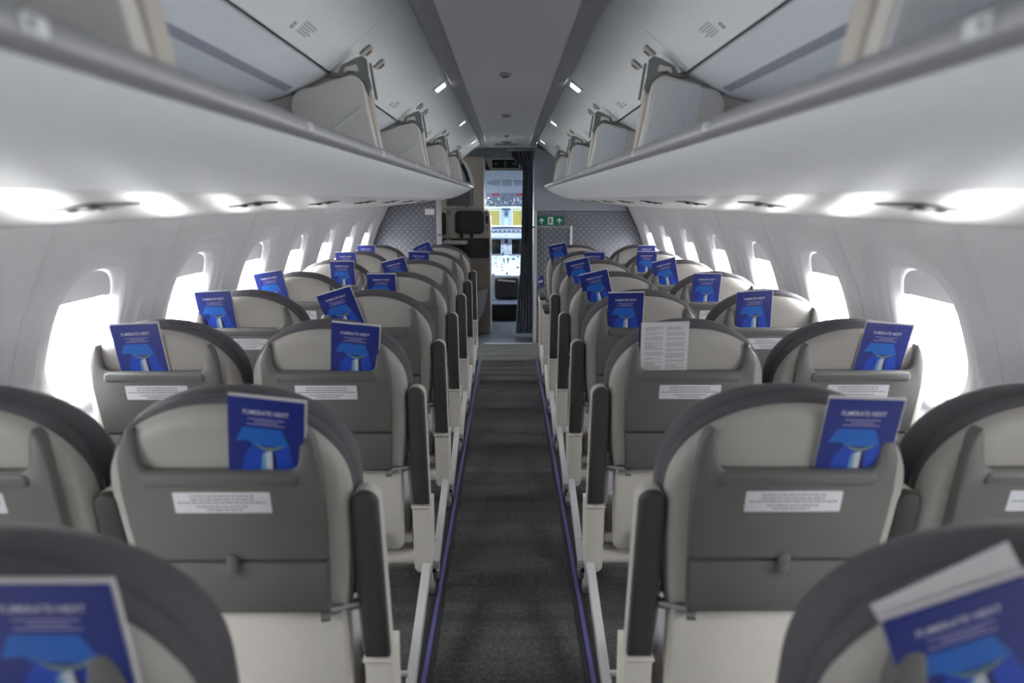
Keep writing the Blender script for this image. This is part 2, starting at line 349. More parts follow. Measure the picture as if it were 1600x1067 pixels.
# ------------------------------------------------------------------ overhead bins (doors open)
zc = lambda *p: [(x, Z0+d) for x, d in p]
DOOR_P = spline(zc((.279,.545),(.34,.500),(.42,.437),(.513,.360)), 4)
ROOF_P = spline(zc((.5225,.352),(.56,.333),(.60,.312),(.64,.297),(.74,.275),(.86,.245),(.96,.20),(1.02,.13)), 4)
TRAY = zc((.371,.120),(1.02,.11),(1.02,.08),(.64,.034),(.582,.030),(.58,.011)) + zc((.53,.026),(.48,.046),(.44,.064),(.405,.084),(.382,.100),(.372,.110))
LIP = zc((.356,.114),(.352,.120),(.352,.135),(.358,.140),(.372,.139),(.376,.118),(.372,.108),(.362,.110))
DIV = zc((.378,.125),(.405,.255)) + [(.452+.040*math.cos(R(a)), Z0+.308+.040*math.sin(R(a))) for a in range(190,89,-14)][1:] + zc((.51,.333),(.555,.316)) + [(.574+.050*math.cos(R(a)), Z0+.264+.050*math.sin(R(a))) for a in range(72,-21,-12)] + zc((.612,.20),(.60,.125))
RIM = zc((.40,.300),(.43,.362),(.521,.352),(.60,.312),(.66,.290),(.72,.277),(.72,.12),(.372,.12))
BRK = zc((.528,.345),(.512,.360),(.492,.358),(.480,.378),(.440,.398),(.420,.404),(.408,.396),(.404,.350),(.396,.318),(.402,.300),(.416,.330),(.45,.350),(.50,.344))
plates_y = [.53+.72*k for k in range(-1,9)]
for s, side in SIDES:
    for i in range(len(BAYS)-1):
        y0, y1 = BAYS[i], BAYS[i+1]
        if s > 0: y1 = min(y1, Y_BULK-.01)
        front = (i == len(BAYS)-2)
        e = empty('overhead_bin', (s*.6,y0,1.55))
        pos = ['behind the camera','overhead beside the camera','first in view with near white divider','third from the camera end','fourth along the aisle','fifth along the aisle','frontmost before the entry'][i]
        tag(e, f'open {side} overhead luggage bin, {pos}', 'overhead bin', f'{side} overhead bins')
        def put(name, mb, m, parent=None, smooth=35):
            if s < 0: mb.mirror()
            o = mb.build(name, m, None, smooth); o.data.transform(Matrix.Translation((-s*.6,-y0,-1.55))); o.parent = parent or e; return o
        put('bin_tray', extrude_y(MB(), TRAY, y0, y1), 'bin_white')
        put('lip_rail', extrude_y(MB(), LIP, y0, y1), 'rail_grey')
        put('bin_back', sect(MB(), ROOF_P, .012, y0, y1), 'bin_inside')
        put('back_band', sect(MB(), zc((.604,.3085),(.628,.2995)), -.003, y0+.03, y1-.03), 'band_grey')
        d = put('bin_door', sect(MB(), DOOR_P, .014, y0+.002, y1-.002), 'door_white')
        dy = y0+.95
        for q in range(4): put('placard_line', MB().box(.494+.000*q,.5,dy+.01*q,dy+.09-.005*q,0,.001).move(0,0,0), 'ink', d) if False else None
        # printed placard: symbol and text lines, lying on the door face
        n0, n1 = Vector((.46,Z0+.4055)), Vector((.50,Z0+.3725)); ax = (n1-n0).normalized(); nn = Vector((ax.y,-ax.x)); nn = nn if nn.y < 0 else -nn
        def on_door(name, m, u0, u1, v0, v1, th=.0015, par=d):
            p = [n0+ax*u0, n0+ax*u1]; mb = MB()
            q = [p[0]+nn*.0005, p[1]+nn*.0005, p[1]+nn*th, p[0]+nn*th]; extrude_y(mb, [(a.x,a.y) for a in q], v0, v1)
            return put(name, mb, m, par, 0)
        for q in range(5): on_door('text_line', 'ink', .004+.0075*q, .0065+.0075*q, dy, dy+.085-(.02 if q in (2,4) else 0))
        for q in range(2): on_door('symbol', 'ink', .022+.010*q, .030+.010*q, dy-.045, dy-.03)
        if i > 0 or True:
            for yy in (.10, .31):
                o = put('hinge_plate', sect(MB(), [(.405,Z0+.4455),(.435,Z0+.4205)], -.004, y0+yy-.006, y0+yy+.028), 'strip_grey', d, 0)
                put('hinge_spring', sect(MB(), [(.41,Z0+.438),(.428,Z0+.424)], -.004, y0+yy+.03, y0+yy+.042), 'orange_brown', d, 0)
        # divider at the near end of the bay
        if i > 0:
            put('divider_rim', plate(MB(), RIM, y0+.085, y0+.045, .004), 'rim_brown')
            dv = put('divider', plate(MB(), DIV, y0+.045, y0+.012, .006), 'divider_white')
            if s < 0:
                mb = MB(); mb.tube([(.418,y0+.011,Z0+.262),(.435,y0+.010,Z0+.247),(.55,y0+.010,Z0+.165),(.58,y0+.010,Z0+.145)], .0035, 8); put('highlight_bead', mb, 'bin_white', dv)  # pale raised bead stands in for the highlight along the divider crease
            else:
                put('inner_panel', plate(MB(), ccw(zc((.384,.125),(.412,.255))+[(.455+.034*math.cos(R(a)), Z0+.300+.034*math.sin(R(a))) for a in range(180,89,-15)]+zc((.55,.322),(.558,.30),(.535,.16),(.52,.125))), y0+.014, y0+.006, .003), 'bin_white', dv)
            put('rivet', plate(MB(), rrect(.500,.510,Z0+.208,Z0+.212,.0018), y0+.012, y0+.002, .001), 'rim_brown', dv)
            bk = put('hinge_bracket', plate(MB(), BRK, y0+.055, y0+.035, .003), 'bracket_grey')
            put('bracket_window', plate(MB(), zc((.430,.362),(.436,.380),(.470,.372),(.474,.358)), y0+.036, y0+.0335, .001), 'divider_white', bk)
            put('bracket_slot', plate(MB(), zc((.440,.357),(.443,.361),(.464,.362),(.463,.358)), y0+.034, y0+.032, .0005), 'dark', bk)
            put('gas_strut', MB().tube([(.398,y0+.046,Z0+.385),(.384,y0+.050,Z0+.285)], .004, 8), 'bracket_grey', bk)
        for py in plates_y:
            if y0 <= py < y1-.03:
                pl = put('row_number_plate', MB().box(.3497,.3530,py,py+.030,Z0+.1195,Z0+.1335,.0008), 'white_plate')
                put('seat_symbol', MB().box(.3490,.3500,py+.006,py+.013,Z0+.1225,Z0+.1305), 'ink', pl, 0)
        if front and s < 0:
            cv = spline(zc((.56,.44),(.47,.375),(.42,.30),(.385,.20),(.368,.115)), 5)
            put('end_frame', sect(MB(), cv, -.028, y1-.06, y1), 'bin_white')
            put('opening_shade', sect(MB(), [(x+.035,z-.01) for x,z in cv[4:-4]], -.06, y1-.05, y1-.03), 'dark')  # dark strip stands in for the shade inside the open bin end
            put('end_cap', plate(MB(), ccw(zc((.372,.11),(.40,.085),(.58,.011),(.80,-.02),(1.05,.05),(1.05,.30),(.60,.33),(.44,.30))), y1, y1-.02, .004), 'bin_white')

# passenger service panels under the bins, one per row
PSU = spline(zc((.58,.0105),(.64,-.003),(.72,-.016),(.82,-.026),(1.0,-.043),(1.12,-.058),(1.165,-.066),(1.19,-.066),(1.215,-.058),(1.325,-.050)), 3)
for s, side in SIDES:
    ys = [Y_BACK]+[.80+.74*k for k in range(-2,9)]+[Y_BULK]; ys = sorted(y for y in set(ys) if y <= Y_BULK)
    if ys[-1]-ys[-2] < .2: ys.pop(-2)
    for i, (a, b) in enumerate(zip(ys, ys[1:])):
        e = empty('service_panel', (s*.9,a,1.42)); tag(e, f'white service panel with dark air outlet under the {side} bins, {ORD[i]} from the rear', 'service panel', f'{side} service panels')
        def put(name, mb, m, parent=None, smooth=35):
            if s < 0: mb.mirror()
            o = mb.build(name, m, None, smooth); o.data.transform(Matrix.Translation((-s*.9,-a,-1.42))); o.parent = parent or e; return o
        put('panel', sect(MB(), PSU, .012, a+.0008, b-.0008), 'psu_white')
        yc = 1.17+.74*round((a+.37-1.17)/.74)
        if a < yc < b-.05:
            q = [(.655,Z0-.0060),(.735,Z0-.0182)]
            fr = put('outlet_frame', sect(MB(), q, -.003, yc-.075, yc+.075), 'slot', None, 0)
            for k, (dx, dy_) in enumerate(((.02,-.035),(.055,-.035),(.038,.02))):
                t = dx/.08; x = q[0][0]+dx; z = q[0][1]+(q[1][1]-q[0][1])*t-.001
                put('nozzle', MB().rings([[(x+.011*r_*math.cos(v),yc+dy_+.011*r_*math.sin(v),z-dz) for v in [2*math.pi*m/14 for m in range(14)]] for r_, dz in ((1,-.002),(1,.003),(.6,.006))]), 'slot_lamp' if k == 2 else 'dark', fr)

# emergency lamps beside the ceiling channel
for s, side in SIDES:
    for k, y in enumerate((3.37, 4.90, 6.43)):
        e = empty('emergency_lamp', (s*.318,y,Z0+.515)); e.rotation_euler = (0, s*R(36), 0)
        tag(e, f'small {"brightly lit" if k == 0 else "dim"} white lamp by the {side} ceiling channel, {ORD[k]} from the camera', 'ceiling lamp', 'emergency lamps')
        MB().box(-.034,.034,-.06,.06,-.007,.004,.003).build('housing', 'white_plate', e)
        MB().box(-.024,.024,-.048,.014,-.012,-.005,.002).build('lens', 'led' if k == 0 else 'led_dim', e)
        MB().tube([(0,.038,-.012),(0,.038,-.004)], .010, 12).build('sensor', 'strip_grey', e)

# ------------------------------------------------------------------ passenger seats
TILT = .16
def yt(z): return (1.06-z)*TILT
def back_w(z):
    if z <= .86:
        t = (z-.567)/(.86-.567); t = max(0,t); return .222+.027*(1-(1-t)**2)
    t = min(1,(z-.86)/(1.061-.86)); return .249*max(0,(1-t**2.35))**(1/2.05)
def outline(n=26):
    zs = [.567+(.86-.567)*i/8 for i in range(8)]+[.86+.201*math.sin(math.pi/2*i/n) for i in range(n)]
    rt = [(back_w(z),z) for z in zs]+[(0,1.061)]
    return rt+[(-x,z) for x,z in rt[-2::-1]]
OUT = ccw(outline())
TITLE = None
def make_seat(s):
    """s = +1: seat on the right of the aisle (its aisle arm on the -x side)"""
    e = empty('passenger_seat'); tiltf = lambda x, z: yt(z)
    def put(name, mb, m, parent=None, smooth=40):
        if s < 0: mb.mirror()
        return mb.build(name, m, parent or e, smooth)
    # light grey rear shell
    def ring(d, y, grow=0): return [(x, y+yt(z)+.0*x, z) for x, z in inset(OUT, d)]
    put('back_shell', MB().rings([ring(.004,.075), ring(0,.060), ring(0,.035), ring(.007,.016), ring(.020,.006), ring(.038,.001), ring(.052,0)]), 'shell_grey')
    # dark padded backrest wrapping the shell
    C = ccw([(x*1.022, .567+(z-.567)*1.034) for x, z in OUT])
    def cr(d, y): return [(x, y+yt(z), z) for x, z in inset(C, d)]
    put('back_cushion', MB().rings([cr(.05,.155), cr(.02,.150), cr(.005,.135), cr(-.002,.11), cr(-.002,.082), cr(.002,.068), cr(.0065,.0635), cr(.006,.060), cr(.003,.054), cr(.004,.044), cr(.010,.034), cr(.018,.030), cr(.03,.034)]), 'cushion')
    # upper bezel with magazine pocket, tray below
    U = [(.1975,.716),(.2015,.80),(.203,.88),(.201,.95),(.193,.985),(.184,1.004),(.176,1.013),(.170,1.012),(.1655,1.0),(.163,.97)]+arc(.138,.952,.0235,0,-90,6)
    poly = U+[(-x,z) for x,z in U[::-1]]
    thin = lambda x, z: yt(z)+(0 if z < .925 else .0185*min(1,(z-.925)/.08))
    bz = put('back_bezel', plate(MB(), poly, .004, -.024, .006, thin), 'bezel_grey')
    put('pocket_lip', plate(MB(), rrect(-.158,.158,.893,.9245,.013), -.018, -.030, .007, tiltf), 'bezel_grey', bz)
    T = [(-.197,.711),(-.188,.577),(.188,.577),(.197,.711)]
    tr = put('tray_table', plate(MB(), T, .004, -.023, .005, tiltf), 'tray_grey')
    put('latch_recess', plate(MB(), ccw([(-.042,.706),(-.034,.682),(-.022,.668),(.030,.668),(.036,.706)]), -.0215, -.0238, .0012, tiltf), 'bezel_grey', tr)
    lt = put('tray_latch', plate(MB(), rrect(-.0115,.0115,.683,.735,.0108), -.020, -.034, .005, tiltf), 'bezel_grey')
    pl = put('placard', plate(MB(), rrect(-.098,.098,.834,.882,.003), -.0235, -.0255, .0006, tiltf), 'white_plate', bz)
    ln = MB()
    for z, a, b in ((.874,-.066,.066),(.866,-.066,.065),(.8585,-.090,.092),(.849,-.052,.055),(.8415,-.040,.038)):
        x = a
        while x < b-.004:
            L = min(b-x, random.uniform(.008,.02)); plate(ln, [(x,z-.0013),(x+L-.002,z-.0013),(x+L-.002,z+.0013),(x,z+.0013)], -.0252, -.0259, .0001, tiltf); x += L
    put('printed_lines', ln, 'ink', pl, 0)
    # lower fairing, beam, seat pan and cushion
    yb = yt(.567)
    fl = lambda x, z: yb+(.56-z)*.10+.25*x*x
    Bp = ccw([(-.215,.553)]+arc(-.180,.275,.030,180,270,5)+[(-.06,.243),(.06,.243)]+arc(.180,.275,.030,270,360,5)+[(.215,.553)])
    put('lower_fairing', plate(MB(), Bp, .05, .006, .010, fl), 'base_grey')
    put('fairing_ledge', plate(MB(), rrect(-.215,.215,.548,.562,.004), .045, .000, .003, fl), 'base_grey')
    put('literature_pocket', plate(MB(), rrect(-.150,.150,.262,.345,.035), .008, -.022, .016, fl), 'cushion_seat')
    put('cross_beam', MB().tube([(-.275,.17,.205),(.255,.17,.205)], .034, 14), 'base_grey')
    put('seat_cushion', MB().box(-.232,.232,.15,.50,.29,.40,.035), 'cushion_seat')
    put('seat_pan', MB().box(-.238,.238,.14,.46,.265,.30,.012), 'base_grey')
    return e
def make_arm(e, s, raised):
    def put(name, mb, m, parent=None, smooth=40):
        if s < 0: mb.mirror()
        return mb.build(name, m, parent or e, smooth)
    ax = -.275; sl = lambda x, z: yt(z)
    if raised:
        P = ccw(rrect(ax-.0285,ax+.0285,.424,.860,.0005,1)[:4]+arc(ax,.832,.0285,0,180,12)+[(ax-.0285,.424)])
        P = ccw([(ax-.0285,.424),(ax+.0285,.424)]+arc(ax,.832,.0285,0,180,12))
        F = ccw([(ax-.0300,.420),(ax+.0300,.420)]+arc(ax,.832,.0306,0,180,12))
        fr = put('armrest_frame', plate(MB(), F, .065, .030, .006, sl), 'frame_grey')
        put('armrest_pad', plate(MB(), P, .032, .008, .010, sl), 'pad_black', fr)
    else:
        fr = put('armrest_frame', MB().box(ax-.028,ax+.028,.10,.46,.545,.600,.012), 'frame_grey')
        put('armrest_pad', MB().box(ax-.027,ax+.027,.11,.455,.598,.622,.010), 'pad_black', fr)
    S = ccw([(ax-.033,.415),(ax-.031,.22)]+arc(ax-.006,.182,.025,180,270,5)+arc(ax+.006,.182,.025,270,360,5)+[(ax+.031,.22),(ax+.033,.415)])
    sp = put('arm_support', plate(MB(), S if raised else ccw([(x,z if z < .4 else .55) for x,z in S]), .125, .018, .008, lambda x, z: yt(max(z,.40))), 'frame_grey')
    put('support_edge', plate(MB(), rrect(ax-.035,ax+.035,.408,.4165,.003), .11, .010, .003, lambda x,z: yt(.41)), 'base_grey', sp) if raised else None
    pv = put('recline_pivot', MB().tube([(ax+.02,.045+yt(.56),.562),(-.175,.045+yt(.56)-.035,.562)], .0125, 12), 'steel')
    put('pivot_cap', MB().tube([(-.185,yt(.56)-.002,.560),(-.165,yt(.56)-.006,.560)], .0145, 12), 'steel', pv)
    put('side_rod', MB().tube([(ax+.040,.075+yt(.60),.60),(ax+.040,.10+yt(.2),.20)], .011, 8), 'leg_grey')
    # legs: a long strut raked back to the seat track and a short front leg
    lx = ax-.012
    def bar(p, q, w, h):
        p, q = Vector(p), Vector(q); mb = MB(); rr = []
        for c in (p, p.lerp(q,.5)+Vector((0,0,-.004)), q): rr.append([(c.x-w,c.y,c.z-h),(c.x+w,c.y,c.z-h),(c.x+w,c.y,c.z+h),(c.x-w,c.y,c.z+h)])
        return mb.rings(rr)
    lg = put('leg', bar((lx,.20,.20),(lx-.003,-.365,.045), .0135,.020), 'leg_grey', None, 30)
    put('foot', MB().box(lx-.020,lx+.016,-.405,-.345,.006,.050,.006), 'steel', lg)
    put('foot_bolt', MB().tube([(lx-.003,-.409,.046),(lx-.003,-.400,.046)], .008, 8), 'black', lg)
    lg = put('leg', bar((lx+.01,.20,.20),(lx+.004,.25,.03), .0135,.018), 'leg_grey', None, 30)
    put('foot', MB().box(lx-.014,lx+.022,.235,.285,.006,.040,.006), 'steel', lg)
    put('baggage_bar', MB().tube([(lx,.46,.115),(.24,.46,.115)], .0085, 8), 'leg_grey')
protos = {}
for s, side in SIDES:
    for raised in (True, False):
        if s < 0 and not raised: continue
        e = make_seat(s); make_arm(e, s, raised); protos[(s,raised)] = [e, False]
def rowname(r):
    return ['nearest row','second row from the camera','third row from the camera','fourth row from the camera','fifth row from the camera','sixth row from the camera','seventh row from the camera','front row by the bulkhead'][r]
for s, side in SIDES:
    for r, y in enumerate(ROWS):
        for pos in ('aisle','window'):
            if r == 0 and pos == 'window': continue
            raised = not (s > 0 and pos == 'aisle' and r >= 6)
            p = protos[(s,raised)]
            if not p[1]: o = p[0]; p[1] = True
            else: o = copy_tree(p[0])
            o.location = (s*(SEAT_X[pos]+(.035 if r == 0 else 0)), y, 0)
            tag(o, f'grey {pos} seat {side} of the aisle, {rowname(r)}', 'seat', f'{side} {pos} seats')

# ------------------------------------------------------------------ brochures in the seat pockets
BW, BH = .148, .212
def text_mesh(txt, width, m):
    cu = bpy.data.curves.new('title','FONT'); cu.body = txt; cu.align_x = 'CENTER'; cu.align_y = 'CENTER'; cu.offset = .012; cu.resolution_u = 2
    o = bpy.data.objects.new('title', cu); COL.objects.link(o); dg = bpy.context.evaluated_depsgraph_get(); me = bpy.data.meshes.new_from_object(o.evaluated_get(dg))
    xs = [v.co.x for v in me.vertices]; k = width/(max(xs)-min(xs)); mid = (max(xs)+min(xs))/2
    for v in me.vertices: v.co = ((v.co.x-mid)*k, 0, v.co.y*k*1.15)
    bpy.data.objects.remove(o); me.materials.clear(); me.materials.append(MATS[m]); return me
TITLE = text_mesh('FLIMERATE NEXT', .088, 'title_ink')
def vis(u, v): return ((u-.5)*BW, BH-v*.145)                 # cover coordinates: u across, v down from the top edge
def flat(mb, pts, y0, y1): return plate(mb, [vis(*p) for p in pts], y0, y1, .0001)
def make_brochure():
    e = empty('brochure')
    MB().box(-BW/2+.001,BW/2+.0035,-.001,.004,.001,BH+.0045,.0008).build('pages', 'paper', e, 0)
    cv = MB().box(-BW/2,BW/2,-.0035,-.0012,0,BH,.0008).build('cover', 'book_navy', e, 0)
    flat(MB(), [(.20,.44),(.70,.44),(.80,.66),(.74,.70),(.33,.70),(.27,.64),(.10,.66)], -.0034, -.0038).build('upper_panel', 'book_blue', cv, 0)
    flat(MB(), [(.33,.70),(.52,.76),(.48,1.4),(.14,1.4),(.22,.86)], -.0034, -.0038).build('lower_panel', 'book_mid', cv, 0)
    flat(MB(), [(.80,.66),(.97,1.4),(.66,1.4),(.60,.82),(.74,.70)], -.0034, -.0038).build('lower_panel', 'book_mid', cv, 0)
    flat(MB(), [(.60,.80),(.63,.82),(.69,1.4),(.59,1.4)], -.0034, -.0041).build('dark_panel', 'book_dark', cv, 0)  # printed dark panel of the cover art
    flat(MB(), [(.50,.80),(.58,.78),(.61,1.4),(.52,1.4)], -.0036, -.0043).build('fin', 'book_fin', cv, 0)
    flat(MB(), [(.455,.83),(.50,.80),(.52,1.4),(.42,1.4)], -.0036, -.0043).build('fin_side', 'book_fin_blue', cv, 0)
    flat(MB(), [(.33,.66),(.44,.72),(.54,.735),(.64,.715),(.76,.66),(.68,.735),(.56,.785),(.44,.76)], -.0036, -.0044).build('tailplane', 'book_wing', cv, 0)
    t = bpy.data.objects.new('title', TITLE); COL.objects.link(t); t.parent = cv; t.location = ((.5-.5)*BW, -.0038, BH-.21*.145)
    mb = MB()
    for v, a, b in ((.305,.26,.74),(.345,.35,.66),(.385,.25,.74)):
        flat(mb, [(a,v-.007),(b,v-.007),(b,v+.007),(a,v+.007)], -.0034, -.0038)
    mb.build('subtitle_lines', 'subtitle_ink', cv, 0)
    return e
def make_text_page():
    e = empty('brochure')
    MB().box(-BW/2,BW/2,-.001,.004,0,BH,.0008).build('pages', 'paper', e, 0)
    MB().box(-BW/2-.006,-BW/2+.09,.0042,.0062,-.002,BH-.012,.0008).build('back_cover', 'book_navy', e, 0)
    mb = MB(); rnd = random.Random(3)
    for c0, c1 in ((.08,.46),(.53,.93)):
        v = .10
        while v < 1.35:
            for q in range(rnd.choice((2,3,4,6))):
                b = c1 if rnd.random() < .8 else c0+(c1-c0)*rnd.uniform(.4,.9)
                flat(mb, [(c0,v),(b,v),(b,v+.014),(c0,v+.014)], -.0009, -.0014); v += .031
            v += .035
    mb.build('printed_lines', 'page_ink', e, 0)
    return e
# side, seat, row, offset from the seat centre, tilt (clockwise +), lift, what sets it apart
BOOKS = [
 (1,'aisle',0,-.070,-24,-.022,'steeply tilted'),(1,'aisle',1,.110,2,0,'upright'),(1,'aisle',2,-.085,-2,.008,''),(1,'aisle',3,-.085,-1,0,'upright'),
 (1,'aisle',4,-.085,-14,.004,'tilted left'),(1,'aisle',5,-.100,-14,.004,'tilted left'),(1,'aisle',6,.055,0,0,'upright'),(1,'aisle',7,-.125,-12,.006,'tilted left'),
 (1,'window',2,.050,5,0,'leaning right'),(1,'window',3,-.075,-4,.004,'leaning slightly left'),(1,'window',4,-.075,0,0,'upright'),(1,'window',5,-.090,-14,.002,'tilted left'),(1,'window',6,-.095,0,.004,'upright'),(1,'window',7,.050,0,0,'upright'),
 (-1,'aisle',0,.135,0,0,'upright'),(-1,'aisle',1,.085,7,0,'leaning right'),(-1,'aisle',2,.085,6,0,'leaning right'),(-1,'aisle',3,-.085,-17,.004,'tilted left'),
 (-1,'aisle',4,-.085,0,0,'upright'),(-1,'aisle',5,-.095,-14,.004,'tilted left'),(-1,'aisle',6,-.085,2,.002,'upright'),(-1,'aisle',7,-.070,-24,.008,'steeply tilted'),
 (-1,'window',2,-.030,-3,.002,'nearly upright'),(-1,'window',3,-.100,-3,.004,'nearly upright'),(-1,'window',4,-.105,-9,.004,'tilted left'),(-1,'window',5,.070,0,0,'upright'),(-1,'window',6,-.080,0,0,'upright'),(-1,'window',7,-.080,0,.002,'upright')]
bp = make_brochure(); used = False
for s, pos, r, dx, tl, up, how in BOOKS:
    side = 'left' if s < 0 else 'right'
    if (s,pos,r) == (1,'aisle',2): o = make_text_page(); lab = f'white page of printed text in the pocket of the {side} aisle seat, third row'
    else:
        if not used: o = bp; used = True
        else: o = copy_tree(bp)
        lab = f'blue brochure {how}, {side} {pos} seat, {rowname(r).split(",")[0]}'
    lean = math.atan(TILT); zb = .868+up
    # pivot about the lower middle of the card; keep the low corner above the pocket floor
    zb += abs(math.sin(R(tl)))*BW*.30
    o.location = (s*(SEAT_X[pos]+(.035 if r == 0 else 0))+dx, ROWS[r]+yt(zb)-.0065, zb)
    o.rotation_euler = (Matrix.Rotation(lean,4,'X') @ Matrix.Rotation(R(tl),4,'Y')).to_euler()
    tag(o, lab, 'brochure', 'brochures in the seat pockets')
    if (s,pos,r) == (1,'aisle',0): tilted = o
lp = MB().box(-.074,.074,.0050,.0062,.02,.245,.0004).build('loose_page', 'paper', tilted, 0); lp.rotation_euler = (0,R(-9),0); lp.location = (.034,0,0)

# ------------------------------------------------------------------ forward bulkheads
e = empty('bulkhead_partition', (-.95,Y_BULK,0)); tag(e, 'blue grey dotted partition in front of the left seats', 'partition')
K = Y_BULK/6.75; kz = lambda z: Z0+(z-Z0)*K
def wall_x(z):
    return next(x for x, zz in WALL if zz <= z)-.002
pl = [(.655*K,.0),(.655*K,1.44),(1.18,1.44),(1.20,1.36)]+[(wall_x(z),z) for z in (1.3,1.2,1.1,1.0,.9,.8,.7,.6,.5,.4,.3,.2,.1,.0)]
mb = plate(MB(), ccw(pl), .03, 0, .002).mirror(); mb.move(.95,0,0); mb.build('panel', 'dotted', e)
MB().box(-.700*K+.95,-.650*K+.95,-.012,.036,.0,1.44,.004).build('edge_post', 'bulk_edge', e)
MB().box(-.692*K+.95,-.652*K+.95,-.020,-.011,kz(1.115),kz(1.125),.001).build('catch', 'dark', e)
MB().box(-.807*K+.95,-.715*K+.95,-.008,0,kz(1.312),kz(1.370),.002).build('notice_card', 'white_plate', e)
e = empty('bulkhead_partition', (.70,Y_BULK,0)); tag(e, 'blue grey dotted partition with green exit sign in front of the right seats', 'partition')
pr = [(.252*K,.0),(.252*K,1.342),(1.195,1.342)]+[(wall_x(z),z) for z in (1.3,1.2,1.1,1.0,.9,.8,.7,.6,.5,.4,.3,.2,.1,.0)]
mb = plate(MB(), ccw(pr), .03, 0, .002); mb.move(-.70,0,0); mb.build('panel', 'dotted', e)
MB().box(.249*K-.70,.281*K-.70,-.014,.036,0,1.342,.004).build('edge_post', 'bulk_edge', e)
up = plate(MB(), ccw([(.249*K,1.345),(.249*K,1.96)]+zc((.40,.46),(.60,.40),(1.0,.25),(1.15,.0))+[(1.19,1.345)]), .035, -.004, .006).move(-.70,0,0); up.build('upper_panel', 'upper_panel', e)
MB().box(.245*K-.70,.60*K-.70,-.012,.0,kz(1.192),kz(1.200),.002).build('rail', 'bulk_edge', e)
MB().box(.603*K-.70,.628*K-.70,-.016,.0,.93,kz(1.205),.003).build('short_post', 'white_plate', e)
MB().box(.236*K-.70,.256*K-.70,-.020,-.008,kz(1.186),kz(1.200),.002).build('catch', 'dark', e)
sg = MB().box(.286*K-.70,.537*K-.70,-.010,0,kz(1.212),kz(1.296),.002).build('exit_sign', 'sign_green', e); sg['label'] = 'green exit sign with running figure between two arrows'
def glyph(par, polys, m, cx, cz, k, y, dx=-.70, name='glyph'):
    mb = MB()
    for p in polys: plate(mb, [(cx+u*k, cz+v*k) for u, v in p], y+.002, y-.001, .0002)
    mb.move(dx,0,0); return mb.build(name, m, par, 0)
ARROW = [[(-.5,.05),(0,.5),(.5,.05),(.36,-.10),(.10,.14),(.10,-.5),(-.10,-.5),(-.10,.14),(-.36,-.10)]]
for cx in (.325*K,.498*K): glyph(sg, ARROW, 'sign_white', cx, kz(1.254), .052, -.010, name='arrow')
glyph(sg, [[(-.36,-.5),(.36,-.5),(.36,.5),(-.36,.5)]], 'sign_white', .4115*K, kz(1.254), .074, -.010, name='panel')
MAN = [[(-.10,.42),(.0,.42),(.03,.34),(-.04,.26),(-.13,.30),(-.15,.37)],[(-.10,.24),(.08,.22),(.22,.08),(.16,.03),(.06,.12),(.04,-.08),(.20,-.20),(.20,-.26),(-.02,-.18),(-.14,-.44),(-.24,-.44),(-.13,-.10),(-.14,.10),(-.26,.02),(-.30,.07)],[(.18,-.20),(.32,-.20),(.32,-.27),(.18,-.27)]]
glyph(sg, MAN, 'exit_dark', .4115*K, kz(1.254), .074, -.0135, name='running_figure')
# clear pouch hanging on the partition edge
e = empty('brochure_pouch', (.318,6.80,.40)); tag(e, 'clear plastic pouch holding a blue brochure beside the right bulkhead post', 'pouch')
MB().box(-.042,.042,0,.012,.0,.30,.004).build('pouch', 'plastic', e)
bk = plate(MB(), [(-.030,.17),(.045,.20),(.030,.32),(-.042,.285)], .010, .004, .001).build('brochure', 'book_navy', e, 0)
plate(MB(), [(-.015,.235),(.028,.25),(.024,.275),(-.019,.258)], .004, .0032, .0003).build('printed_lines', 'title_ink', bk, 0)
MB().box(-.046,-.034,.0,.13,.0,.31,.003).build('hanger', 'bulk_edge', e)

# ------------------------------------------------------------------ entry area: header, galley wall, attendant seat, curtain
struct('ceiling_vestibule', MB().box(-1.25,1.25,7.25,8.3,2.0,2.02), 'ceiling_grey', 'plain grey ceiling over the entry area', 0)
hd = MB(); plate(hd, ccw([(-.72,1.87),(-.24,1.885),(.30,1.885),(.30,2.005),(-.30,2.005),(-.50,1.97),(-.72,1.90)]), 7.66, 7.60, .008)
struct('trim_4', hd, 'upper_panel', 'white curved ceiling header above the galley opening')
struct('trim_5', MB().box(-.12,-.095,7.592,7.602,1.90,1.955,.002), 'strip_grey', 'small grey speaker slot on the white header')
e = empty('galley_cabinet', (-.72,7.5,0)); tag(e, 'beige galley cabinet with black upper locker left of the cockpit door', 'cabinet')
g = MB(); plate(g, ccw([(-1.10,0),(-.196,0),(-.196,1.255)]+arc(-.246,1.255,.050,0,70,5)+[(-.262,1.335),(-.262,1.90),(-.74,1.90),(-1.10,1.6)]), .60, 0, .006); g.move(.72,0,0); g.build('body', 'galley', e)
MB().box(-.66+.72,-.405+.72,-.010,.0,1.39,1.66,.010).build('locker_door', 'galley_panel', e)
MB().box(-.395+.72,-.375+.72,-.008,.0,1.39,1.66,.004).build('locker_frame', 'galley_dark', e)
MB().box(-.46+.72,-.43+.72,-.014,.0,1.372,1.382,.003).build('locker_latch', 'dark', e)
MB().box(-.70+.72,-.21+.72,-.006,.0,1.352,1.357,.001).build('groove', 'dark', e)
e = empty('attendant_seat', (-.46,7.49,0)); tag(e, 'black folding attendant seat with headrest and white seat pan on galley wall', 'jump seat')
def ap(name, poly, y0, y1, m, par=None, b=.008): mb = plate(MB(), ccw(poly), y0, y1, b); mb.move(.46,0,0); o = mb.build(name, m, par or e); return o
ap('back_plate', rrect(-.73,-.205,1.04,1.345,.03), 0, -.012, 'galley')
hr = ap('headrest', rrect(-.573,-.262,1.092,1.338,.045), -.008, -.055, 'leather_black', b=.018)
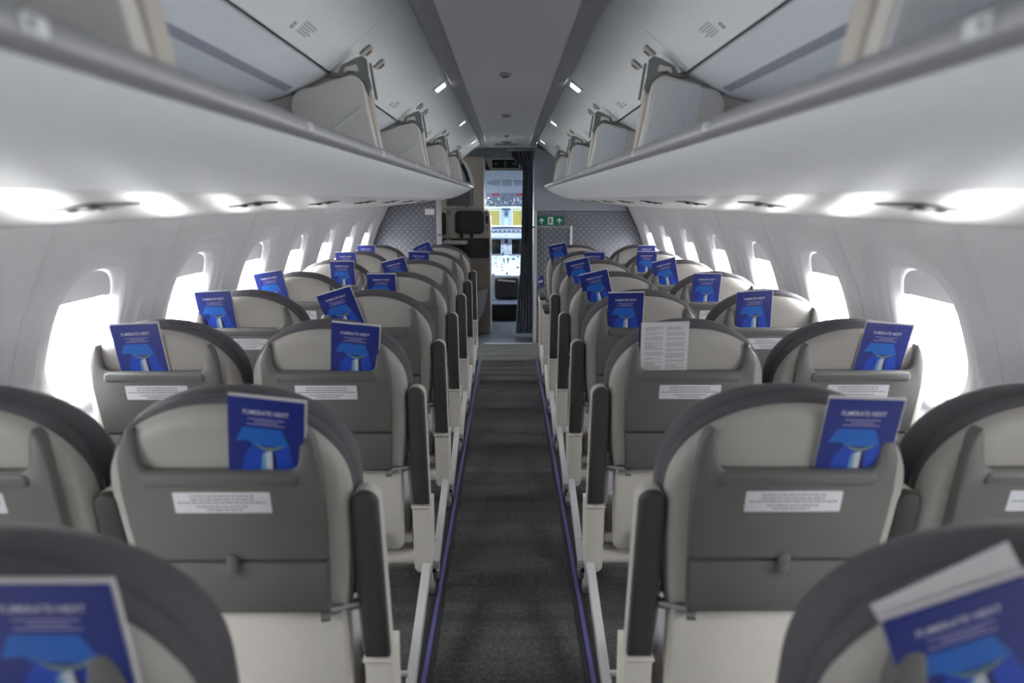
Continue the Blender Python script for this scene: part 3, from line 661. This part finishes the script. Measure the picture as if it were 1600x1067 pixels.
for x in (-.51,-.40): ap('headrest_strap', rrect(x-.012,x+.022,1.05,1.10,.004), -.01, -.03, 'leather_black', hr, .003)
ap('headrest', rrect(-.76,-.668,1.082,1.325,.04), -.008, -.05, 'leather_black', b=.016)
bl = ap('belt_bracket', rrect(-.660,-.615,1.29,1.345,.006), -.010, -.020, 'upper_panel', b=.002)
for x in (-.650,-.625):
    for z in (1.305,1.330): ap('bolt', rrect(x-.005,x+.005,z-.005,z+.005,.004,3), -.018, -.024, 'black', bl, .001)
ap('belt_strap', rrect(-.655,-.622,1.10,1.29,.006), -.012, -.018, 'galley', b=.002)
mb = MB().tube([(-.668,-.02,1.30),(-.668,-.025,1.06),(-.655,-.028,1.03),(-.625,-.028,1.03),(-.615,-.025,1.06),(-.615,-.02,1.12)], .007, 8); mb.move(.46,0,0); mb.build('belt_loop', 'galley', e)
ap('backrest', rrect(-.72,-.205,.835,1.045,.012), 0, -.030, 'leather_black', b=.010)
ap('handset', rrect(-.245,-.212,1.20,1.29,.008), -.004, -.02, 'black', b=.004)
ap('handset', rrect(-.245,-.212,1.12,1.185,.008), -.004, -.016, 'galley_dark', b=.004)
ap('dial', rrect(-.252,-.222,1.300,1.326,.012), -.004, -.014, 'dark', b=.003)
ap('lower_panel', rrect(-.72,-.205,.02,.83,.01), 0, -.006, 'galley_dark', b=.003)
sp = MB(); rr = []
for u in range(9):
    t = u/8; rr.append([(-.235-.115*t*0+.02*math.sin(k/9*math.pi)*0-(.0+.15*(k/9)), -.05-.16*math.sin(math.pi*(k/9)), .50-.30*t-.06*(k/9)*(t)) for k in range(10)])
pan = [(-.222,.50),(-.235,.40),(-.262,.26),(-.30,.185),(-.36,.16),(-.42,.17),(-.42,.46),(-.30,.475)]
ap('seat_pan', pan, 0, -.13, 'upper_panel', b=.02)
ap('upper_tray', rrect(-.70,-.44,.985,1.025,.016), -.03, -.14, 'base_grey', b=.012)
# pleated curtain
e = empty('curtain', (.19,7.3,0)); tag(e, 'dark pleated curtain gathered at the right side of the cockpit doorway', 'curtain')
cur = MB(); rg = []
for z, x0, x1 in ((1.945,.040,.245),(1.90,.030,.25),(1.86,.060,.255),(1.81,.125,.258),(1.75,.150,.258),(1.6,.150,.257),(1.336,.142,.256),(1.0,.138,.258),(.7,.125,.262),(.4,.100,.266),(.15,.085,.270),(.03,.080,.272)):
    n = 60; amp = .018 if z > .3 else .022
    front = [(x0+(x1-x0)*i/n-.19, -amp*math.sin(i/n*math.pi*11+z*.6)-.01*math.sin(i*1.7+z*3), z) for i in range(n+1)]
    back = [(x, y+.008, z_) for x, y, z_ in front[::-1]]
    rg.append(front+back)
cur.rings(rg); cur.build('fabric', 'curtain', e, 60)
MB().tube([(-.20,.0,1.955),(.08,.0,1.955)], .008, 8).build('rail', 'bulk_edge', e)
MB().box(-.10,.075,-.03,.03,1.80,1.83,.008).build('tie_band', 'black', e) if False else None
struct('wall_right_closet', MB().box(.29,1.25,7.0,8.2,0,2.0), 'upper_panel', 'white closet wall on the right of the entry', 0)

# ------------------------------------------------------------------ cockpit doorway and cockpit
dw = MB(); dw.box(-1.25,-.272,8.2,8.26,0,2.0); dw.box(.262,1.25,8.2,8.26,0,2.0); dw.box(-.272,.262,8.2,8.26,1.79,2.0)
struct('wall_front', dw, 'galley_dark', 'cockpit wall with the open doorway', 0)
e = empty('cockpit_exit_sign', (-.043,8.18,1.86)); tag(e, 'unlit dark exit sign with arrows above the cockpit doorway', 'exit sign')
plate(MB(), ccw([(-.225,.055),(-.165,-.062),(.165,-.062),(.225,.055)]), .0, -.05, .006).build('housing', 'galley', e)
fc = plate(MB(), rrect(-.14,.165,-.048,.046,.004), -.046, -.056, .002).build('face', 'exit_dark', e)
LA = [[(-.5,0),(-.1,.38),(.0,.28),(-.16,.10),(.5,.10),(.5,-.10),(-.16,-.10),(.0,-.28),(-.1,-.38)]]
glyph(fc, LA, 'exit_glyph', -.09, 0, .06, -.056, 0, 'arrow'); glyph(fc, [[(-u,v) for u,v in LA[0]]], 'exit_glyph', .115, 0, .06, -.056, 0, 'arrow')
glyph(fc, MAN, 'exit_glyph', .0125, 0, .09, -.056, 0, 'running_figure')
struct('trim_6', MB().box(-.272,.262,8.15,8.20,1.785,1.80,.003), 'galley_dark', 'grey lintel strip over the cockpit doorway')
struct('trim_7', MB().box(-.290,-.268,8.14,8.21,0,1.80,.003), 'upper_panel', 'pale left jamb of the cockpit doorway')
# cockpit shell
struct('floor_cockpit', MB().box(-1.25,1.25,8.30,Y_NOSE,-.05,.20), 'cock_dark', 'raised dark blue cockpit floor', 0)
struct('trim_8', MB().box(-.60,.60,8.285,8.305,.19,.206,.002), 'cock_panel', 'pale edge strip of the raised cockpit floor')
struct('trim_9', MB().box(-.60,.60,8.28,8.30,0,.185), 'black', 'black riser below the cockpit floor', 0)
ck = MB(); sect(ck, [(-1.2,1.0),(1.2,1.0)], .01, 0, .001); 
lin_ = MB().rings([[(x,8.27,1.84) for x in (-1.1,1.1)]+[(x,8.27,1.88) for x in (1.1,-1.1)], [(x,9.10,1.540) for x in (-1.1,1.1)]+[(x,9.10,1.58) for x in (1.1,-1.1)]])
cl = struct('ceiling_cockpit', lin_, 'cock_lining', 'pale blue sloping cockpit ceiling lining', 0)
def on_lin(u, x): y = 8.27+.83*u; return (x, y, 1.84-.30*u)
def lin_poly(pts, lift, th):
    a = [Vector(on_lin(u,x))+Vector((0,-.34,-.94))*lift for x,u in pts]; b = [p+Vector((0,-.34,-.94))*th for p in a]; return MB().rings([a,b])
for k, pts in enumerate(([(-.27,.60),(-.20,.52),(-.10,.49),(-.10,.70),(-.20,.68)],[(-.078,.49),(.045,.49),(.045,.70),(-.078,.70)],[(.07,.49),(.17,.52),(.25,.60),(.17,.68),(.07,.70)])):
    lin_poly(pts, -.001, .006).build('air_vent', 'cock_panel', cl, 0)
e = empty('cockpit_switch_panel', (0,9.3,1.45)); tag(e, 'cockpit overhead switch panel with knobs and two red switch bars', 'instrument panel')
A, B = Vector((0,9.10,1.537)), Vector((0,9.50,1.360)); dv = (B-A); nm = Vector((0,-dv.z,dv.y)).normalized(); nm = nm if nm.z < 0 else -nm
def oh(x0, x1, t0, t1, l0, l1):
    mb = MB(); a = [(x,)+tuple((A+dv*t+nm*l)[1:]) for x, t, l in ((x0,t0,l0),(x1,t0,l0),(x1,t1,l0),(x0,t1,l0))]; b = [(x,)+tuple((A+dv*t+nm*l)[1:]) for x, t, l in ((x0,t0,l1),(x1,t0,l1),(x1,t1,l1),(x0,t1,l1))]
    return mb.rings([a,b]).move(0,-9.3,-1.45)
oh(-.75,.75,0,1,-.03,0).build('panel', 'cock_panel', e, 0)
rnd = random.Random(11)
for x in (-.215,.095): oh(x,x+.10,.05,.15,0,.008).build('red_switch_bar', 'red', e, 0)
for x in (-.29,-.225,-.10,.0,.09,.21): oh(x-.0025,x+.0025,.02,.98,0,.003).build('divider_line', 'cock_frame', e, 0)
for k in range(46):
    x = -.30+.56*rnd.random(); t = .28+.64*rnd.random(); sz = rnd.choice((.006,.008,.012))
    oh(x-sz,x+sz,t-.03,t+.03,0,.010).build('switch', rnd.choice(('knob','knob','cock_dark','cock_frame')), e, 0)
# windscreen wall: top beam, posts, panes
ws = MB(); ws.box(-1.25,1.25,10.28,10.36,1.325,1.70); ws.box(-1.25,1.25,10.28,10.36,0,1.07); ws.box(-.105,.045,10.27,10.36,1.07,1.33)
for s in (-1,1): ws.box(s*.80-.05,s*.80+.05,10.28,10.36,1.07,1.33)
struct('wall_windscreen', ws, 'cock_frame', 'cockpit windscreen frame with centre post', 0)
wr = MB(); 
wr.rings([[(-1.1,9.48,1.345),(1.1,9.48,1.345),(1.1,9.48,1.39),(-1.1,9.48,1.39)],[(-1.1,10.3,1.33),(1.1,10.3,1.33),(1.1,10.3,1.40),(-1.1,10.3,1.40)]])
struct('trim_10', wr, 'cock_lining', 'pale lining strip above the windscreen', 0)
for s, side, a, b in ((-1,'left',-.75,-.105),(1,'right',.045,.75)):
    wn += 1; o = MB().box(a,b,10.31,10.32,1.07,1.325).build(f'window_{wn}', 'windshield', None, 0); o['kind'] = 'structure'; o['label'] = f'{side} cockpit windscreen pane with olive view'
    MB().box(a,b,10.30,10.312,1.295,1.307).build('heater_bar', 'cock_white', o, 0)
    for xx in (a+.015,b-.015): MB().box(xx-.006,xx+.006,10.30,10.312,1.07,1.325).build('pane_edge', 'cock_white', o, 0)
e = empty('standby_compass', (-.030,10.26,1.2)); tag(e, 'grey compass housing on the cockpit windscreen centre post', 'compass')
plate(MB(), ccw([(-.055,.115),(-.040,.02),(-.030,.0),(.030,.0),(.040,.02),(.055,.115)]), .01, -.04, .01).build('housing', 'cock_panel', e)
plate(MB(), rrect(-.065,.065,.105,.125,.006), .01, -.05, .004).build('hood', 'cock_dark', e); plate(MB(), rrect(-.022,.022,.025,.065,.01), -.035, -.048, .004).build('dial', 'cock_dark', e)
plate(MB(), rrect(-.020,.020,-.12,-.002,.006), .01, -.02, .004).build('stalk', 'cock_white', e)
# glareshield and main panel
e = empty('glareshield', (0,9.85,1.0)); tag(e, 'grey cockpit glareshield with a row of autopilot controls', 'instrument panel')
MB().box(-.95,.95,-.06,.40,-.085,.075,.012).build('body', 'cock_lining', e); MB().box(-.95,.95,-.075,-.055,.055,.085,.006).build('top_edge', 'cock_dark', e)
MB().box(-.60,.60,-.072,-.058,.0,.045,.003).build('control_strip', 'cock_panel', e)
for k in range(26): x = -.27+.021*k; MB().box(x-.006,x+.006,-.082,-.070,.012,.030,.003).build('knob', 'cock_dark' if k % 3 else 'knob', e)
MB().tube([(-.03,-.066,-.045),(-.03,-.056,-.045)], .006, 8).build('bolt', 'dark', e)
e = empty('main_instrument_panel', (0,9.95,.78)); tag(e, 'cockpit main panel with two dark display screens', 'instrument panel')
MB().box(-.95,.95,-.02,.30,-.13,.132,.006).build('panel', 'cock_lining', e)
for a, b in ((-.265,-.105),(.050,.215),(-.50,-.30),(.25,.45)):
    sc_ = MB().box(a-.008,b+.008,-.034,-.015,-.103,.123,.004).build('screen_bezel', 'cock_white', e); MB().box(a,b,-.039,-.030,-.095,.115,.003).build('screen', 'screen', sc_)
MB().box(-.052,-.008,-.032,-.015,.06,.115,.003).build('standby_display', 'screen', e)
for k in range(16): x = -.085+.115*rnd.random(); z = -.11+.15*rnd.random(); sz = rnd.choice((.006,.009)); MB().box(x-sz,x+sz,-.034,-.018,z-sz,z+sz,.002).build('switch', rnd.choice(('knob','cock_white','cock_dark')), e)
# centre pedestal with levers, papers
e = empty('centre_pedestal', (-.03,9.4,.2)); tag(e, 'bright centre pedestal with thrust levers between the pilot seats', 'pedestal')
pd = MB().rings([[(-.26,9.0-9.4,0),(.26,9.0-9.4,0),(.26,9.0-9.4,.275),(-.26,9.0-9.4,.275)],[(-.26,9.85-9.4,0),(.26,9.85-9.4,0),(.26,9.85-9.4,.47),(-.26,9.85-9.4,.47)]])
pd.build('body', 'cock_lining', e, 0)
def pz(y): return .275+(y+.4)/.85*.195
for k in range(44):
    x = -.24+.48*rnd.random(); y = -.38+.78*rnd.random(); sz = rnd.choice((.008,.012,.018)); h = rnd.choice((.008,.014))
    MB().box(x-sz,x+sz,y-sz*1.3,y+sz*1.3,pz(y)-.01,pz(y)+h,.002).build('switch', rnd.choice(('knob','cock_white','cock_dark','cock_frame','cock_panel')), e)
for x in (-.028,.028):
    l = MB().tube([(x,.12,pz(.12)),(x,.06,pz(.12)+.08)], .008, 8).build('thrust_lever', 'cock_dark', e); MB().box(x-.02,x+.02,.03,.075,pz(.12)+.07,pz(.12)+.10,.006).build('lever_grip', 'cock_white', l)
for x, lab in ((-.085,'left'),(.092,'right')):
    p = MB().box(-.052,.052,-.004,.004,0,.105,.003).build('checklist_card', 'cock_white'); p.location = (x-.03,9.46,.548); p.rotation_euler = (R(-50),0,R(-5 if x < 0 else 6))
    tag(p, f'white checklist sheet lying on the {lab} of the cockpit pedestal', 'paper sheet', 'checklist sheets')
# observer seat back in front of the pedestal
e = empty('flight_case', (-.02,8.7,.2)); tag(e, 'black square flight case standing behind the cockpit pedestal', 'case')
plate(MB(), rrect(-.152,.150,.015,.285,.03), .12, -.02, .014).build('body', 'leather_black', e)
lb = plate(MB(), ccw([(-.115,.245),(-.112,.262),(.118,.242),(.110,.222)]), -.016, -.024, .002).build('label_strip', 'cock_white', e)
for k in range(12): plate(MB(), rrect(-.09+.016*k,-.082+.016*k,.225-.0010*k,.240-.0010*k,.001,2), -.022, -.0255, .0004).build('print_mark', 'black', lb, 0)
MB().tube([(-.165,-.01,.01),(-.165,.0,.16),(-.150,.02,.28)], .008, 8).build('side_bar', 'cock_frame', e); MB().tube([(.162,-.01,.01),(.165,.0,.16),(.150,.02,.28)], .008, 8).build('side_bar', 'cock_frame', e)
# cockpit dome lamps
for s, side in SIDES:
    e = empty('dome_lamp', (s*.50,9.0,1.565)); tag(e, f'{side} lit dome lamp in the cockpit ceiling', 'ceiling lamp')
    MB().box(-.10,.10,-.06,.06,-.02,.0,.006).build('housing', 'cock_frame', e); MB().box(-.085,.085,-.045,.045,-.026,-.018,.003).build('lens', 'dome', e)
